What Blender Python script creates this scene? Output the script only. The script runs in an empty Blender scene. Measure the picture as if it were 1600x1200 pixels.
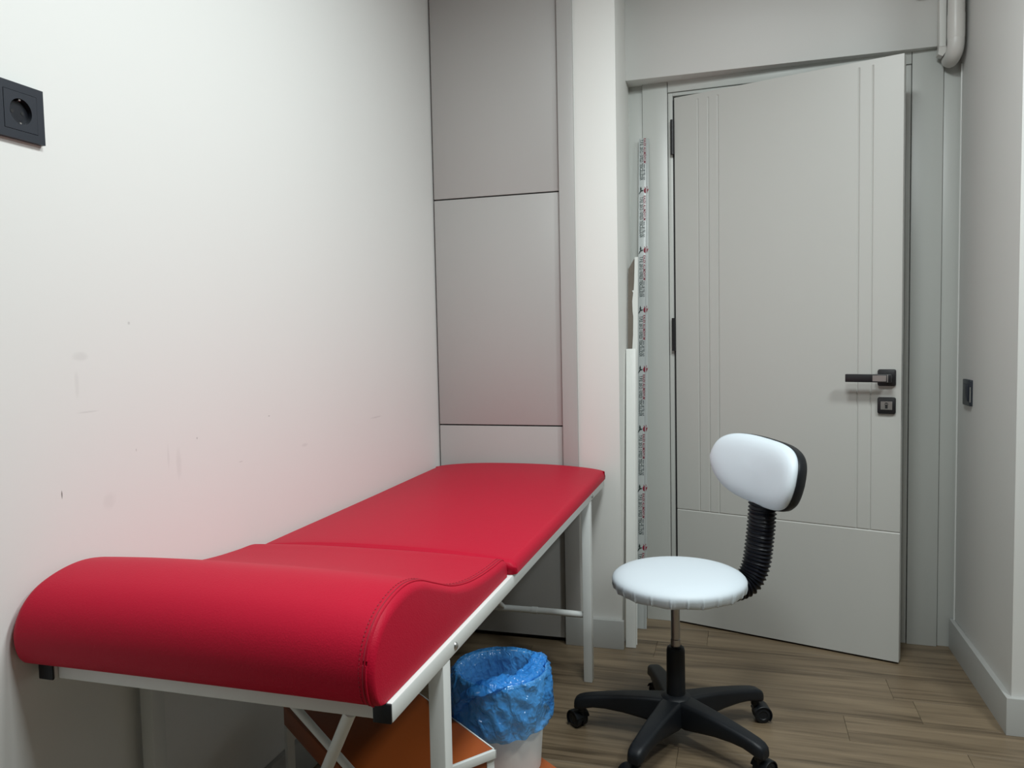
import bpy, bmesh, math, random
from mathutils import Vector, Matrix
random.seed(7)
SC = bpy.context.scene
COL = SC.collection
PI = math.pi
# ---------------------------------------------------------------- camera
F_PX, YAW, PITCH, ROLL, CAM_H = 1225.6, 0.28596, 0.060741, -0.020456, 1.15
cam_d = bpy.data.cameras.new('camera'); cam = bpy.data.objects.new('camera', cam_d); COL.objects.link(cam)
cam_d.sensor_fit = 'HORIZONTAL'; cam_d.sensor_width = 36.0; cam_d.lens = 36.0 * F_PX / 1600.0
cam_d.clip_start = 0.02; cam_d.clip_end = 50
def cam_matrix():
    cy, sy, cp, sp, cr, sr = math.cos(YAW), math.sin(YAW), math.cos(PITCH), math.sin(PITCH), math.cos(ROLL), math.sin(ROLL)
    A = Matrix(((1, 0, 0), (0, 0, -1), (0, 1, 0)))
    Rz = Matrix(((cy, sy, 0), (-sy, cy, 0), (0, 0, 1)))
    Rx = Matrix(((1, 0, 0), (0, cp, -sp), (0, sp, cp)))
    Rr = Matrix(((cr, -sr, 0), (sr, cr, 0), (0, 0, 1)))
    M = Rr @ Rx @ A @ Rz
    x, y, z = Vector(M[0]), Vector(M[1]), Vector(M[2])
    R = Matrix((x, -y, -z)).transposed()
    return Matrix.Translation((0, 0, CAM_H)) @ R.to_4x4()
cam.matrix_world = cam_matrix()
SC.camera = cam
# ---------------------------------------------------------------- world, lights, exposure
w = bpy.data.worlds.new('world'); SC.world = w; w.use_nodes = True
w.node_tree.nodes['Background'].inputs[0].default_value = (0.8, 0.85, 0.9, 1)
w.node_tree.nodes['Background'].inputs[1].default_value = 0.3
def area(name, loc, size, power, color=(0.925, 1.0, 1.0)):
    d = bpy.data.lights.new(name, 'AREA'); d.shape = 'SQUARE'; d.size = size; d.energy = power; d.color = color
    o = bpy.data.objects.new(name, d); COL.objects.link(o); o.location = loc
    return o
CEIL = 2.62
area('ceiling_panel_lamp', (0.06, 0.76, CEIL - 0.02), 0.34, 21)
area('ceiling_panel_lamp', (0.02, 1.60, CEIL - 0.02), 0.34, 19)
area('ceiling_panel_lamp', (1.25, 1.25, CEIL - 0.02), 0.34, 30)
SC.view_settings.view_transform = 'Standard'; SC.view_settings.look = 'None'
SC.view_settings.exposure = 0.0; SC.view_settings.gamma = 1.0; SC.view_settings.use_curve_mapping = False

# ---------------------------------------------------------------- materials
def mat(name, color, rough=0.5, metal=0.0, bump=0.0, bscale=200.0, var=0.0, vscale=3.0, spec=0.5, coat=0.0):
    m = bpy.data.materials.new(name); m.use_nodes = True
    nt = m.node_tree; b = nt.nodes['Principled BSDF']
    b.inputs['Base Color'].default_value = (*color, 1); b.inputs['Roughness'].default_value = rough
    b.inputs['Metallic'].default_value = metal; b.inputs['Specular IOR Level'].default_value = spec
    if coat: b.inputs['Coat Weight'].default_value = coat
    tc = nt.nodes.new('ShaderNodeTexCoord')
    n = nt.nodes.new('ShaderNodeTexNoise'); n.inputs['Scale'].default_value = vscale; n.inputs['Detail'].default_value = 4
    nt.links.new(tc.outputs['Object'], n.inputs['Vector'])
    mr = nt.nodes.new('ShaderNodeMapRange'); mr.inputs['To Min'].default_value = 1 - var; mr.inputs['To Max'].default_value = 1 + var
    nt.links.new(n.outputs['Fac'], mr.inputs['Value'])
    mx = nt.nodes.new('ShaderNodeVectorMath'); mx.operation = 'SCALE'; mx.inputs[0].default_value = color
    nt.links.new(mr.outputs[0], mx.inputs['Scale']); nt.links.new(mx.outputs[0], b.inputs['Base Color'])
    if bump:
        n2 = nt.nodes.new('ShaderNodeTexNoise'); n2.inputs['Scale'].default_value = bscale; n2.inputs['Detail'].default_value = 3
        nt.links.new(tc.outputs['Object'], n2.inputs['Vector'])
        bp = nt.nodes.new('ShaderNodeBump'); bp.inputs['Strength'].default_value = bump; bp.inputs['Distance'].default_value = 0.002
        nt.links.new(n2.outputs['Fac'], bp.inputs['Height']); nt.links.new(bp.outputs[0], b.inputs['Normal'])
    return m
M = {}
M['paint'] = mat('off_white_wall_paint', (0.84, 0.84, 0.81), 0.55, bump=0.06, bscale=90, var=0.015)
M['paint_shaded'] = mat('shaded_off_white_wall_paint', (0.655, 0.655, 0.635), 0.5, bump=0.05, bscale=90, var=0.015)  # wall paint darkened: shade on header and right wall put into the colour
M['ceiling'] = mat('white_ceiling_paint', (0.62, 0.62, 0.61), 0.7, var=0.01)
M['paint_grey'] = mat('grey_wall_paint', (0.40, 0.40, 0.39), 0.6, var=0.02)
M['skirting'] = mat('grey_white_skirting', (0.43, 0.435, 0.42), 0.4, var=0.02)
M['cabinet'] = mat('greige_satin_lacquer', (0.475, 0.468, 0.455), 0.42, bump=0.03, bscale=300, var=0.02)
M['gap'] = mat('dark_cabinet_carcass', (0.02, 0.018, 0.017), 0.8)
M['door'] = mat('light_grey_door_foil', (0.51, 0.51, 0.485), 0.40, bump=0.03, bscale=400, var=0.015)
M['frame'] = mat('light_grey_frame_foil', (0.545, 0.56, 0.535), 0.35, bump=0.02, bscale=300, var=0.015)
M['seal'] = mat('black_rubber_seal', (0.012, 0.012, 0.014), 0.6)
M['black_metal'] = mat('matt_black_metal', (0.010, 0.010, 0.012), 0.38, spec=0.5)
M['chrome'] = mat('brushed_nickel', (0.55, 0.55, 0.54), 0.3, metal=1.0, bump=0.05, bscale=500)
M['chrome_dark'] = mat('worn_chrome_tube', (0.42, 0.41, 0.41), 0.28, metal=1.0)
M['white_metal'] = mat('white_powder_coat', (0.72, 0.74, 0.725), 0.35, bump=0.02, bscale=300, var=0.03, vscale=12)
M['black_plastic'] = mat('black_plastic', (0.009, 0.011, 0.014), 0.45, bump=0.08, bscale=600, var=0.2, vscale=20, spec=0.3)
M['bellows'] = mat('black_rubber_bellows', (0.004, 0.005, 0.009), 0.38, spec=0.3)
M['white_cover'] = mat('white_stretch_cover', (0.69, 0.77, 0.835), 0.55, bump=0.05, bscale=900)
M['switch'] = mat('anthracite_plastic', (0.020, 0.025, 0.036), 0.45)
M['switch_dark'] = mat('dark_socket_well', (0.012, 0.014, 0.02), 0.35)
M['white_plastic'] = mat('white_duct_plastic', (0.66, 0.65, 0.62), 0.35, var=0.02)
M['bin'] = mat('white_bin_plastic', (0.70, 0.74, 0.74), 0.35)
M['orange'] = mat('orange_brown_laminate', (0.33, 0.075, 0.014), 0.4, var=0.1, vscale=8)
M['mdf'] = mat('raw_brown_board', (0.16, 0.135, 0.11), 0.8, bump=0.3, bscale=150, var=0.15, vscale=30)
M['white_lam'] = mat('white_laminate', (0.74, 0.75, 0.72), 0.4)
M['profile'] = mat('silver_grey_profile', (0.50, 0.53, 0.525), 0.3, var=0.03)
M['ink_black'] = mat('black_green_ink', (0.012, 0.03, 0.025), 0.5)
M['ink_red'] = mat('dark_red_ink', (0.23, 0.012, 0.035), 0.5)
M['ink_grey'] = mat('grey_ink', (0.10, 0.11, 0.12), 0.5)
M['sealant'] = mat('white_sealant_bead', (0.74, 0.75, 0.73), 0.35)

def leather():
    m = mat('red_vinyl_upholstery', (0.465, 0.0045, 0.028), 0.50, spec=0.17, var=0.03, vscale=5)
    nt = m.node_tree; b = nt.nodes['Principled BSDF']
    tc = nt.nodes.new('ShaderNodeTexCoord')
    v = nt.nodes.new('ShaderNodeTexVoronoi'); v.inputs['Scale'].default_value = 420; v.feature = 'SMOOTH_F1'
    n = nt.nodes.new('ShaderNodeTexNoise'); n.inputs['Scale'].default_value = 35; n.inputs['Detail'].default_value = 6
    ad = nt.nodes.new('ShaderNodeMath'); ad.operation = 'ADD'
    bp = nt.nodes.new('ShaderNodeBump'); bp.inputs['Strength'].default_value = 0.22; bp.inputs['Distance'].default_value = 0.0012
    nt.links.new(tc.outputs['Object'], v.inputs['Vector']); nt.links.new(tc.outputs['Object'], n.inputs['Vector'])
    nt.links.new(v.outputs['Distance'], ad.inputs[0]); nt.links.new(n.outputs['Fac'], ad.inputs[1])
    nt.links.new(ad.outputs[0], bp.inputs['Height']); nt.links.new(bp.outputs[0], b.inputs['Normal'])
    return m
M['vinyl'] = leather()
M['vinyl_seam'] = mat('dark_red_thread', (0.30, 0.008, 0.025), 0.6)

def wood():
    m = bpy.data.materials.new('brown_oak_laminate'); m.use_nodes = True
    nt = m.node_tree; b = nt.nodes['Principled BSDF']; b.inputs['Roughness'].default_value = 0.38
    geo = nt.nodes.new('ShaderNodeNewGeometry'); oi = nt.nodes.new('ShaderNodeObjectInfo')
    off = nt.nodes.new('ShaderNodeVectorMath'); off.operation = 'SCALE'; off.inputs[0].default_value = (37.0, 91.0, 13.0)
    nt.links.new(oi.outputs['Random'], off.inputs['Scale'])
    add = nt.nodes.new('ShaderNodeVectorMath'); add.operation = 'ADD'
    nt.links.new(geo.outputs['Position'], add.inputs[0]); nt.links.new(off.outputs[0], add.inputs[1])
    def noise(scale_vec, sc, det, dist=0.0):
        mp = nt.nodes.new('ShaderNodeMapping'); mp.inputs['Scale'].default_value = scale_vec
        nt.links.new(add.outputs[0], mp.inputs['Vector'])
        n = nt.nodes.new('ShaderNodeTexNoise'); n.inputs['Scale'].default_value = sc; n.inputs['Detail'].default_value = det
        n.inputs['Distortion'].default_value = dist
        nt.links.new(mp.outputs[0], n.inputs['Vector']); return n.outputs['Fac']
    broad = noise((0.9, 9.0, 1.0), 1.6, 3, 0.6)
    fine = noise((2.5, 70.0, 1.0), 1.5, 5, 0.3)
    mid = noise((1.2, 26.0, 1.0), 1.5, 4, 0.9)
    def mul(a, k):
        x = nt.nodes.new('ShaderNodeMath'); x.operation = 'MULTIPLY'; nt.links.new(a, x.inputs[0]); x.inputs[1].default_value = k; return x.outputs[0]
    def plus(a, c):
        x = nt.nodes.new('ShaderNodeMath'); x.operation = 'ADD'; nt.links.new(a, x.inputs[0]); nt.links.new(c, x.inputs[1]); return x.outputs[0]
    t = plus(plus(mul(broad, 0.50), mul(mid, 0.40)), mul(fine, 0.18))
    t = plus(t, mul(oi.outputs['Random'], 0.05))
    cr = nt.nodes.new('ShaderNodeValToRGB'); e = cr.color_ramp.elements
    e[0].position = 0.43; e[0].color = (0.068, 0.048, 0.028, 1)
    e[1].position = 0.69; e[1].color = (0.235, 0.176, 0.112, 1)
    x = cr.color_ramp.elements.new(0.545); x.color = (0.166, 0.122, 0.076, 1)
    nt.links.new(t, cr.inputs['Fac']); nt.links.new(cr.outputs[0], b.inputs['Base Color'])
    bp = nt.nodes.new('ShaderNodeBump'); bp.inputs['Strength'].default_value = 0.08; bp.inputs['Distance'].default_value = 0.001
    nt.links.new(fine, bp.inputs['Height']); nt.links.new(bp.outputs[0], b.inputs['Normal'])
    return m
M['wood'] = wood()
M['subfloor'] = mat('dark_floor_joint', (0.09, 0.065, 0.045), 0.8)

def bag_mat():
    m = bpy.data.materials.new('thin_blue_plastic_film'); m.use_nodes = True
    nt = m.node_tree; b = nt.nodes['Principled BSDF']
    b.inputs['Base Color'].default_value = (0.07, 0.40, 0.98, 1); b.inputs['Roughness'].default_value = 0.14
    b.inputs['Specular IOR Level'].default_value = 0.7
    tr = nt.nodes.new('ShaderNodeBsdfTransparent'); tr.inputs[0].default_value = (0.55, 0.80, 1.0, 1)
    mx = nt.nodes.new('ShaderNodeMixShader'); mx.inputs[0].default_value = 0.52
    out = nt.nodes['Material Output']
    nt.links.new(tr.outputs[0], mx.inputs[1]); nt.links.new(b.outputs[0], mx.inputs[2]); nt.links.new(mx.outputs[0], out.inputs[0])
    tc = nt.nodes.new('ShaderNodeTexCoord')
    n = nt.nodes.new('ShaderNodeTexNoise'); n.inputs['Scale'].default_value = 26; n.inputs['Detail'].default_value = 2
    mixv = nt.nodes.new('ShaderNodeMix'); mixv.data_type = 'RGBA'; mixv.blend_type = 'ADD'; mixv.inputs[0].default_value = 0.05
    nt.links.new(tc.outputs['Object'], n.inputs['Vector']); nt.links.new(tc.outputs['Object'], mixv.inputs[6]); nt.links.new(n.outputs['Color'], mixv.inputs[7])
    mp = nt.nodes.new('ShaderNodeMapping'); mp.inputs['Scale'].default_value = (1.0, 1.0, 0.62); mp.inputs['Rotation'].default_value = (0.5, 0.3, 0.2)
    nt.links.new(mixv.outputs[2], mp.inputs['Vector'])
    hs = []
    for sc in (38, 95):
        v = nt.nodes.new('ShaderNodeTexVoronoi'); v.inputs['Scale'].default_value = sc; nt.links.new(mp.outputs[0], v.inputs['Vector']); hs.append(v.outputs['Distance'])
    h2 = nt.nodes.new('ShaderNodeMath'); h2.operation = 'MULTIPLY_ADD'; h2.inputs[1].default_value = 0.4
    nt.links.new(hs[1], h2.inputs[0]); nt.links.new(hs[0], h2.inputs[2])
    bp = nt.nodes.new('ShaderNodeBump'); bp.inputs['Strength'].default_value = 0.85; bp.inputs['Distance'].default_value = 0.010
    nt.links.new(h2.outputs[0], bp.inputs['Height']); nt.links.new(bp.outputs[0], b.inputs['Normal'])
    return m
M['bag'] = bag_mat()

def left_wall_mat():
    """off-white paint with scuffs and nicks of their own"""
    m = mat('scuffed_off_white_paint', (0.82, 0.825, 0.805), 0.55, bump=0.06, bscale=90, var=0.012, vscale=2)
    nt = m.node_tree; b = nt.nodes['Principled BSDF']
    src = b.inputs['Base Color'].links[0].from_socket
    geo = nt.nodes.new('ShaderNodeNewGeometry')
    sep = nt.nodes.new('ShaderNodeSeparateXYZ'); nt.links.new(geo.outputs['Position'], sep.inputs[0])
    # (y, z, half width, half height, strength)
    marks = [(1.066, 0.893, 0.0016, 0.009, 0.95), (1.243, 0.945, 0.0012, 0.004, 0.45), (1.42, 0.945, 0.002, 0.003, 0.5), (1.69, 0.965, 0.004, 0.002, 0.45),
             (1.57, 0.87, 0.010, 0.0016, 0.25), (1.12, 1.13, 0.022, 0.010, 0.10), (1.11, 1.08, 0.006, 0.03, 0.08), (1.36, 0.90, 0.010, 0.04, 0.08),
             (1.13, 1.03, 0.03, 0.002, 0.14), (1.33, 0.92, 0.004, 0.03, 0.08), (1.85, 0.87, 0.02, 0.006, 0.10), (2.28, 0.90, 0.05, 0.003, 0.16), (1.24, 1.19, 0.004, 0.004, 0.25), (1.17, 0.86, 0.02, 0.02, 0.06)]
    fac = None
    nz = nt.nodes.new('ShaderNodeTexNoise'); nz.inputs['Scale'].default_value = 60
    nt.links.new(geo.outputs['Position'], nz.inputs['Vector'])
    def math_(op, a, c):
        x = nt.nodes.new('ShaderNodeMath'); x.operation = op
        for i, v in enumerate((a, c)):
            if v is None: continue
            if isinstance(v, (int, float)): x.inputs[i].default_value = v
            else: nt.links.new(v, x.inputs[i])
        return x.outputs[0]
    for y, z, a, c, s in marks:
        dy = math_('DIVIDE', math_('SUBTRACT', sep.outputs['Y'], y), a)
        dz = math_('DIVIDE', math_('SUBTRACT', sep.outputs['Z'], z), c)
        r = math_('ADD', math_('MULTIPLY', dy, dy), math_('MULTIPLY', dz, dz))
        r = math_('ADD', r, math_('MULTIPLY', nz.outputs['Fac'], 0.6))
        mr = nt.nodes.new('ShaderNodeMapRange'); mr.interpolation_type = 'SMOOTHSTEP'
        mr.inputs['From Min'].default_value = 0.3; mr.inputs['From Max'].default_value = 1.3
        mr.inputs['To Min'].default_value = s; mr.inputs['To Max'].default_value = 0
        nt.links.new(r, mr.inputs['Value'])
        fac = mr.outputs[0] if fac is None else math_('MAXIMUM', fac, mr.outputs[0])
    mix = nt.nodes.new('ShaderNodeMix'); mix.data_type = 'RGBA'
    nt.links.new(fac, mix.inputs[0]); nt.links.new(src, mix.inputs[6]); mix.inputs[7].default_value = (0.12, 0.10, 0.10, 1)
    nt.links.new(mix.outputs[2], b.inputs['Base Color'])
    return m
M['left_wall'] = left_wall_mat()

# ---------------------------------------------------------------- helpers
def link(o, parent=None):
    COL.objects.link(o)
    if parent: o.parent = parent
    return o
def tag(o, label=None, cat=None, group=None, kind=None):
    if label: o['label'] = label
    if cat: o['category'] = cat
    if group: o['group'] = group
    if kind: o['kind'] = kind
    return o
def empty(name, loc=(0, 0, 0), rz=0.0):
    o = bpy.data.objects.new(name, None); o.empty_display_size = 0.05; COL.objects.link(o)
    o.location = loc; o.rotation_euler = (0, 0, rz); return o
def obj(name, bm, m, parent=None, smooth=True, angle=40, loc=None):
    me = bpy.data.meshes.new(name)
    bmesh.ops.recalc_face_normals(bm, faces=bm.faces[:])
    if smooth:
        for f in bm.faces: f.smooth = True
        lim = math.radians(angle)
        for e in bm.edges:
            if len(e.link_faces) == 2 and e.calc_face_angle(0) > lim: e.smooth = False
    bm.to_mesh(me); bm.free()
    me.materials.append(M[m] if isinstance(m, str) else m)
    o = bpy.data.objects.new(name, me)
    if loc: o.location = loc
    return link(o, parent)
def box(bm, x0, x1, y0, y1, z0, z1, bev=0.0, seg=2, mtx=None):
    r = bmesh.ops.create_cube(bm, size=1.0)
    vs = r['verts']
    for v in vs:
        v.co = Vector(((x0 + x1) / 2 + v.co.x * (x1 - x0), (y0 + y1) / 2 + v.co.y * (y1 - y0), (z0 + z1) / 2 + v.co.z * (z1 - z0)))
    if mtx:
        for v in vs: v.co = mtx @ v.co
    if bev:
        es = list({e for v in vs for e in v.link_edges})
        bmesh.ops.bevel(bm, geom=es, offset=bev, segments=seg, profile=0.5, affect='EDGES')
    return bm
def nb(): return bmesh.new()
def boxo(name, x0, x1, y0, y1, z0, z1, m, parent=None, bev=0.0, seg=2):
    """box with its own origin at base centre"""
    cx, cy = (x0 + x1) / 2, (y0 + y1) / 2
    return obj(name, box(nb(), x0 - cx, x1 - cx, y0 - cy, y1 - cy, 0, z1 - z0, bev, seg), m, parent, loc=(cx, cy, z0))
def struct(name, x0, x1, y0, y1, z0, z1, m, bev=0.0):
    return tag(boxo(name, x0, x1, y0, y1, z0, z1, m, None, bev), kind='structure')
def frame_of(d):
    d = Vector(d).normalized(); up = Vector((0, 0, 1)) if abs(d.z) < 0.95 else Vector((0, 1, 0))
    a = d.cross(up).normalized(); return a, a.cross(d).normalized()
def catmull(pts, n):
    P = [Vector(p) for p in pts]; out = []
    for i in range(len(P) - 1):
        p0 = P[max(i - 1, 0)]; p1 = P[i]; p2 = P[i + 1]; p3 = P[min(i + 2, len(P) - 1)]
        for k in range(n):
            t = k / n
            out.append(0.5 * ((2 * p1) + (p2 - p0) * t + (2 * p0 - 5 * p1 + 4 * p2 - p3) * t * t + (3 * p1 - p0 - 3 * p2 + p3) * t ** 3))
    out.append(P[-1]); return out
def tube(bm, path, rad, seg=12, ra=None, cap=True, side=None):
    """rad: radius or function of (i, n) ; ra: second radius factor"""
    P = [Vector(p) for p in path]; rings = []; n = len(P)
    for i, p in enumerate(P):
        d = (P[min(i + 1, n - 1)] - P[max(i - 1, 0)])
        if side is None: a, b = frame_of(d)
        else:
            a = Vector(side); d.normalize(); a = (a - d * a.dot(d)).normalized(); b = a.cross(d).normalized()
        r = rad(i, n) if callable(rad) else rad
        r1, r2 = r if isinstance(r, tuple) else (r, r)
        rings.append([bm.verts.new(p + a * math.cos(2 * PI * k / seg) * r1 + b * math.sin(2 * PI * k / seg) * r2) for k in range(seg)])
    for i in range(n - 1):
        for k in range(seg):
            bm.faces.new((rings[i][k], rings[i][(k + 1) % seg], rings[i + 1][(k + 1) % seg], rings[i + 1][k]))
    if cap:
        bm.faces.new(rings[0][::-1]); bm.faces.new(rings[-1])
    return bm
def lathe(bm, prof, seg=48, mod=None, cap=True):
    rings = []
    for j, (r, z) in enumerate(prof):
        ring = []
        for k in range(seg):
            a = 2 * PI * k / seg
            rr, zz = (mod(j, a, r, z) if mod else (r, z))
            ring.append(bm.verts.new((rr * math.cos(a), rr * math.sin(a), zz)))
        rings.append(ring)
    for i in range(len(rings) - 1):
        for k in range(seg):
            bm.faces.new((rings[i][k], rings[i][(k + 1) % seg], rings[i + 1][(k + 1) % seg], rings[i + 1][k]))
    if cap:
        bm.faces.new(rings[0][::-1]); bm.faces.new(rings[-1])
    return bm
def rrect(w, h, r, n=5):
    out = []
    for cx, cy, a0 in ((w / 2 - r, h / 2 - r, 0), (-w / 2 + r, h / 2 - r, PI / 2), (-w / 2 + r, -h / 2 + r, PI), (w / 2 - r, -h / 2 + r, 1.5 * PI)):
        for k in range(n + 1):
            a = a0 + k / n * PI / 2; out.append((cx + r * math.cos(a), cy + r * math.sin(a)))
    return out
def prism(bm, pts, d0, d1, mtx, bev=0.0):
    """2-D outline (u,v) extruded along w from d0 to d1, through mtx"""
    a = [bm.verts.new(mtx @ Vector((u, v, d0))) for u, v in pts]; b = [bm.verts.new(mtx @ Vector((u, v, d1))) for u, v in pts]
    n = len(pts)
    f0 = bm.faces.new(a[::-1]); f1 = bm.faces.new(b)
    for i in range(n): bm.faces.new((a[i], a[(i + 1) % n], b[(i + 1) % n], b[i]))
    if bev: bmesh.ops.bevel(bm, geom=list(f1.edges), offset=bev, segments=2, profile=0.5, affect='EDGES')
    return bm

# ================================================================ the room
XL, XR = -1.127, 0.727            # left wall face, right wall face
Y_CAB, Y_COL, Y_HEAD = 2.812, 2.808, 3.06
Y_FACE = 2.46                     # wall facing the room right of the outer corner
XMAX, YMIN = 3.4, -3.0
floor = struct('floor', XL - 0.15, XMAX + 0.15, YMIN - 0.15, 3.75, -0.06, -0.009, 'subfloor')
# floor planks, each a piece of the floor
ROW, Y0 = 0.15, 2.455
BUTT = {0: 0.503, -1: 0.287, -2: -0.62, -3: -0.172, 2: -0.306, 3: -0.127, 1: -0.75, 4: 0.33}
PL = 1.2
fl = floor.location
plank_mesh = {}
def plank(x0, x1, y0, y1):
    key = (round(x1 - x0, 3), round(y1 - y0, 3))
    g = 0.0004
    if key not in plank_mesh:
        o = obj('floor_plank', box(nb(), -(x1 - x0) / 2 + g, (x1 - x0) / 2 - g, -(y1 - y0) / 2 + g, (y1 - y0) / 2 - g, -0.009, 0, 0.0004, 1), 'wood', floor)
        plank_mesh[key] = o.data
    else:
        o = bpy.data.objects.new('floor_plank', plank_mesh[key]); link(o, floor)
    o.location = ((x0 + x1) / 2 - fl.x, (y0 + y1) / 2 - fl.y, -fl.z)
k0 = int(math.floor((YMIN - Y0) / ROW)); k1 = int(math.ceil((3.45 - Y0) / ROW))
for k in range(k0, k1):
    ya, yb = Y0 + k * ROW, Y0 + (k + 1) * ROW
    s = BUTT.get(k, random.uniform(-0.6, 0.6))
    x = s - PL * math.ceil((s - XL) / PL)
    while x < XMAX:
        a, b = max(x, XL), min(x + PL, XMAX)
        if ya > Y_FACE + 0.1: b = min(b, XR)
        if b - a > 0.02: plank(a, b, ya, yb)
        x += PL
struct('ceiling', XL - 0.15, XMAX + 0.15, YMIN - 0.15, 3.75, CEIL, CEIL + 0.08, 'ceiling')
struct('wall_left', XL - 0.12, XL, YMIN - 0.12, 3.6, 0, CEIL, 'left_wall')
struct('wall_back', XL, XMAX + 0.12, YMIN - 0.12, YMIN, 0, CEIL, 'paint_grey')
struct('wall_right', XR, XMAX + 0.12, Y_FACE, 3.6, 0, CEIL, 'paint_shaded')
struct('wall_side', XMAX, XMAX + 0.12, YMIN, Y_FACE, 0, CEIL, 'paint_grey')
# column between the cupboard and the door recess
XC0, XC1 = -0.578, -0.424
struct('wall_column', XC0 - 0.02, XC1, Y_COL, 3.6, 0, CEIL, 'paint', 0.002)
# lowered wall over the door
struct('wall_header', XC1, XR, Y_HEAD, 3.6, 2.113, CEIL, 'paint_shaded', 0.0008)
# skirtings
struct('baseboard_column', -0.632, -0.416, 2.791, Y_COL, 0, 0.106, 'skirting', 0.0015)
BBH = 0.107
bmx = nb()
pts = [(0.711, 3.085), (0.711, Y_FACE - 0.016), (XMAX, Y_FACE - 0.016), (XMAX, Y_FACE), (XR, Y_FACE), (XR, 3.085)]
prism(bmx, pts, 0, BBH, Matrix.Identity(4), 0.0015)
tag(obj('baseboard_right', bmx, 'skirting'), kind='structure')
struct('baseboard_left', XL, XL + 0.016, YMIN, Y_CAB - 0.02, 0, BBH, 'skirting', 0.0015)

# ---------------------------------------------------------------- tall built-in cupboard
cup = empty('tall_cupboard', (-0.877, Y_CAB, 0))
tag(cup, 'tall built-in greige cupboard with flush panels at the foot of the red couch', 'cupboard')
def cp(name, x0, x1, y0, y1, z0, z1, m, bev=0.0):
    o = boxo(name, x0, x1, y0, y1, z0, z1, m, cup, bev); o.location -= cup.location; return o
cp('carcass', XL + 0.001, -0.600, Y_CAB + 0.019, 3.4, 0.004, CEIL - 0.002, 'gap')
X0c, X1c = -1.1200, -0.6355
for z0, z1 in ((0.018, 0.8130), (0.8180, 1.6680), (1.6730, CEIL - 0.004)):
    cp('door_panel', X0c, X1c, Y_CAB, Y_CAB + 0.018, z0, z1, 'cabinet', 0.0012)
cp('filler_strip', -0.6305, XC0 + 0.003, 2.7925, Y_CAB + 0.018, 0.107, CEIL - 0.004, 'cabinet', 0.001)

# ---------------------------------------------------------------- door, its frame in a slightly turned recess
DA = -math.atan2(0.042, 0.94)
DROOT = (-0.25, 3.124, 0)
def dpart(name, x0, x1, y0, y1, z0, z1, m, bev=0.0, kind='structure', parent=None):
    """box in the turned frame of the door wall: x along the wall from the hinge, y into the wall"""
    cx, cy = (x0 + x1) / 2, (y0 + y1) / 2
    o = obj(name, box(nb(), x0 - cx, x1 - cx, y0 - cy, y1 - cy, 0, z1 - z0, bev), m, parent)
    if parent is None:
        c, s = math.cos(DA), math.sin(DA)
        o.location = (DROOT[0] + cx * c - cy * s, DROOT[1] + cx * s + cy * c, z0); o.rotation_euler = (0, 0, DA)
        if kind: o['kind'] = kind
    else: o.location = (cx, cy, z0)
    return o
HT = 2.16
WO = 0.815                         # clear width of the opening
dpart('trim_1', -0.120, -0.024, 0.0, 0.02, 0.0, HT, 'frame', 0.0015)
dpart('trim_2', WO + 0.009, WO + 0.107, 0.0, 0.02, 0.0, HT, 'frame', 0.0015)
dpart('trim_3', -0.022, WO + 0.007, 0.0, 0.02, 2.072, HT, 'frame', 0.0015)
dpart('trim_4', -0.175, -0.1225, 0.012, 0.03, 0.0, HT, 'frame', 0.001)
dpart('trim_5', WO + 0.1095, WO + 0.17, 0.012, 0.03, 0.0, HT, 'frame', 0.001)
jb = empty('door_frame', DROOT, DA); jb['kind'] = 'structure'
jb.name = 'door_2'
dpart('jamb', -0.022, -0.004, 0.005, 0.16, 0.0, 2.07, 'frame', 0.0015, parent=jb)
dpart('jamb', WO - 0.010, WO + 0.007, 0.005, 0.16, 0.0, 2.07, 'frame', 0.0015, parent=jb)
dpart('head_jamb', -0.004, WO - 0.010, 0.005, 0.16, 2.058, 2.07, 'frame', 0.0015, parent=jb)
dpart('stop', -0.004, 0.010, 0.046, 0.16, 0.0, 2.058, 'frame', 0.001, parent=jb)
dpart('stop', WO - 0.024, WO - 0.010, 0.046, 0.16, 0.0, 2.058, 'frame', 0.001, parent=jb)
dpart('stop', 0.010, WO - 0.024, 0.046, 0.16, 2.044, 2.058, 'frame', 0.001, parent=jb)
dpart('seal', WO - 0.021, WO - 0.012, 0.040, 0.047, 0.0, 2.05, 'seal', parent=jb)
dpart('seal', -0.0042, 0.0045, 0.012, 0.047, 0.0, 2.045, 'seal', parent=jb)
dpart('strike_plate', WO - 0.0115, WO - 0.0085, 0.012, 0.036, 0.86, 1.02, 'chrome', 0.0005, parent=jb)
struct('wall_far', XC1, XR, 3.36, 3.6, 0, 2.113, 'paint')
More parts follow.
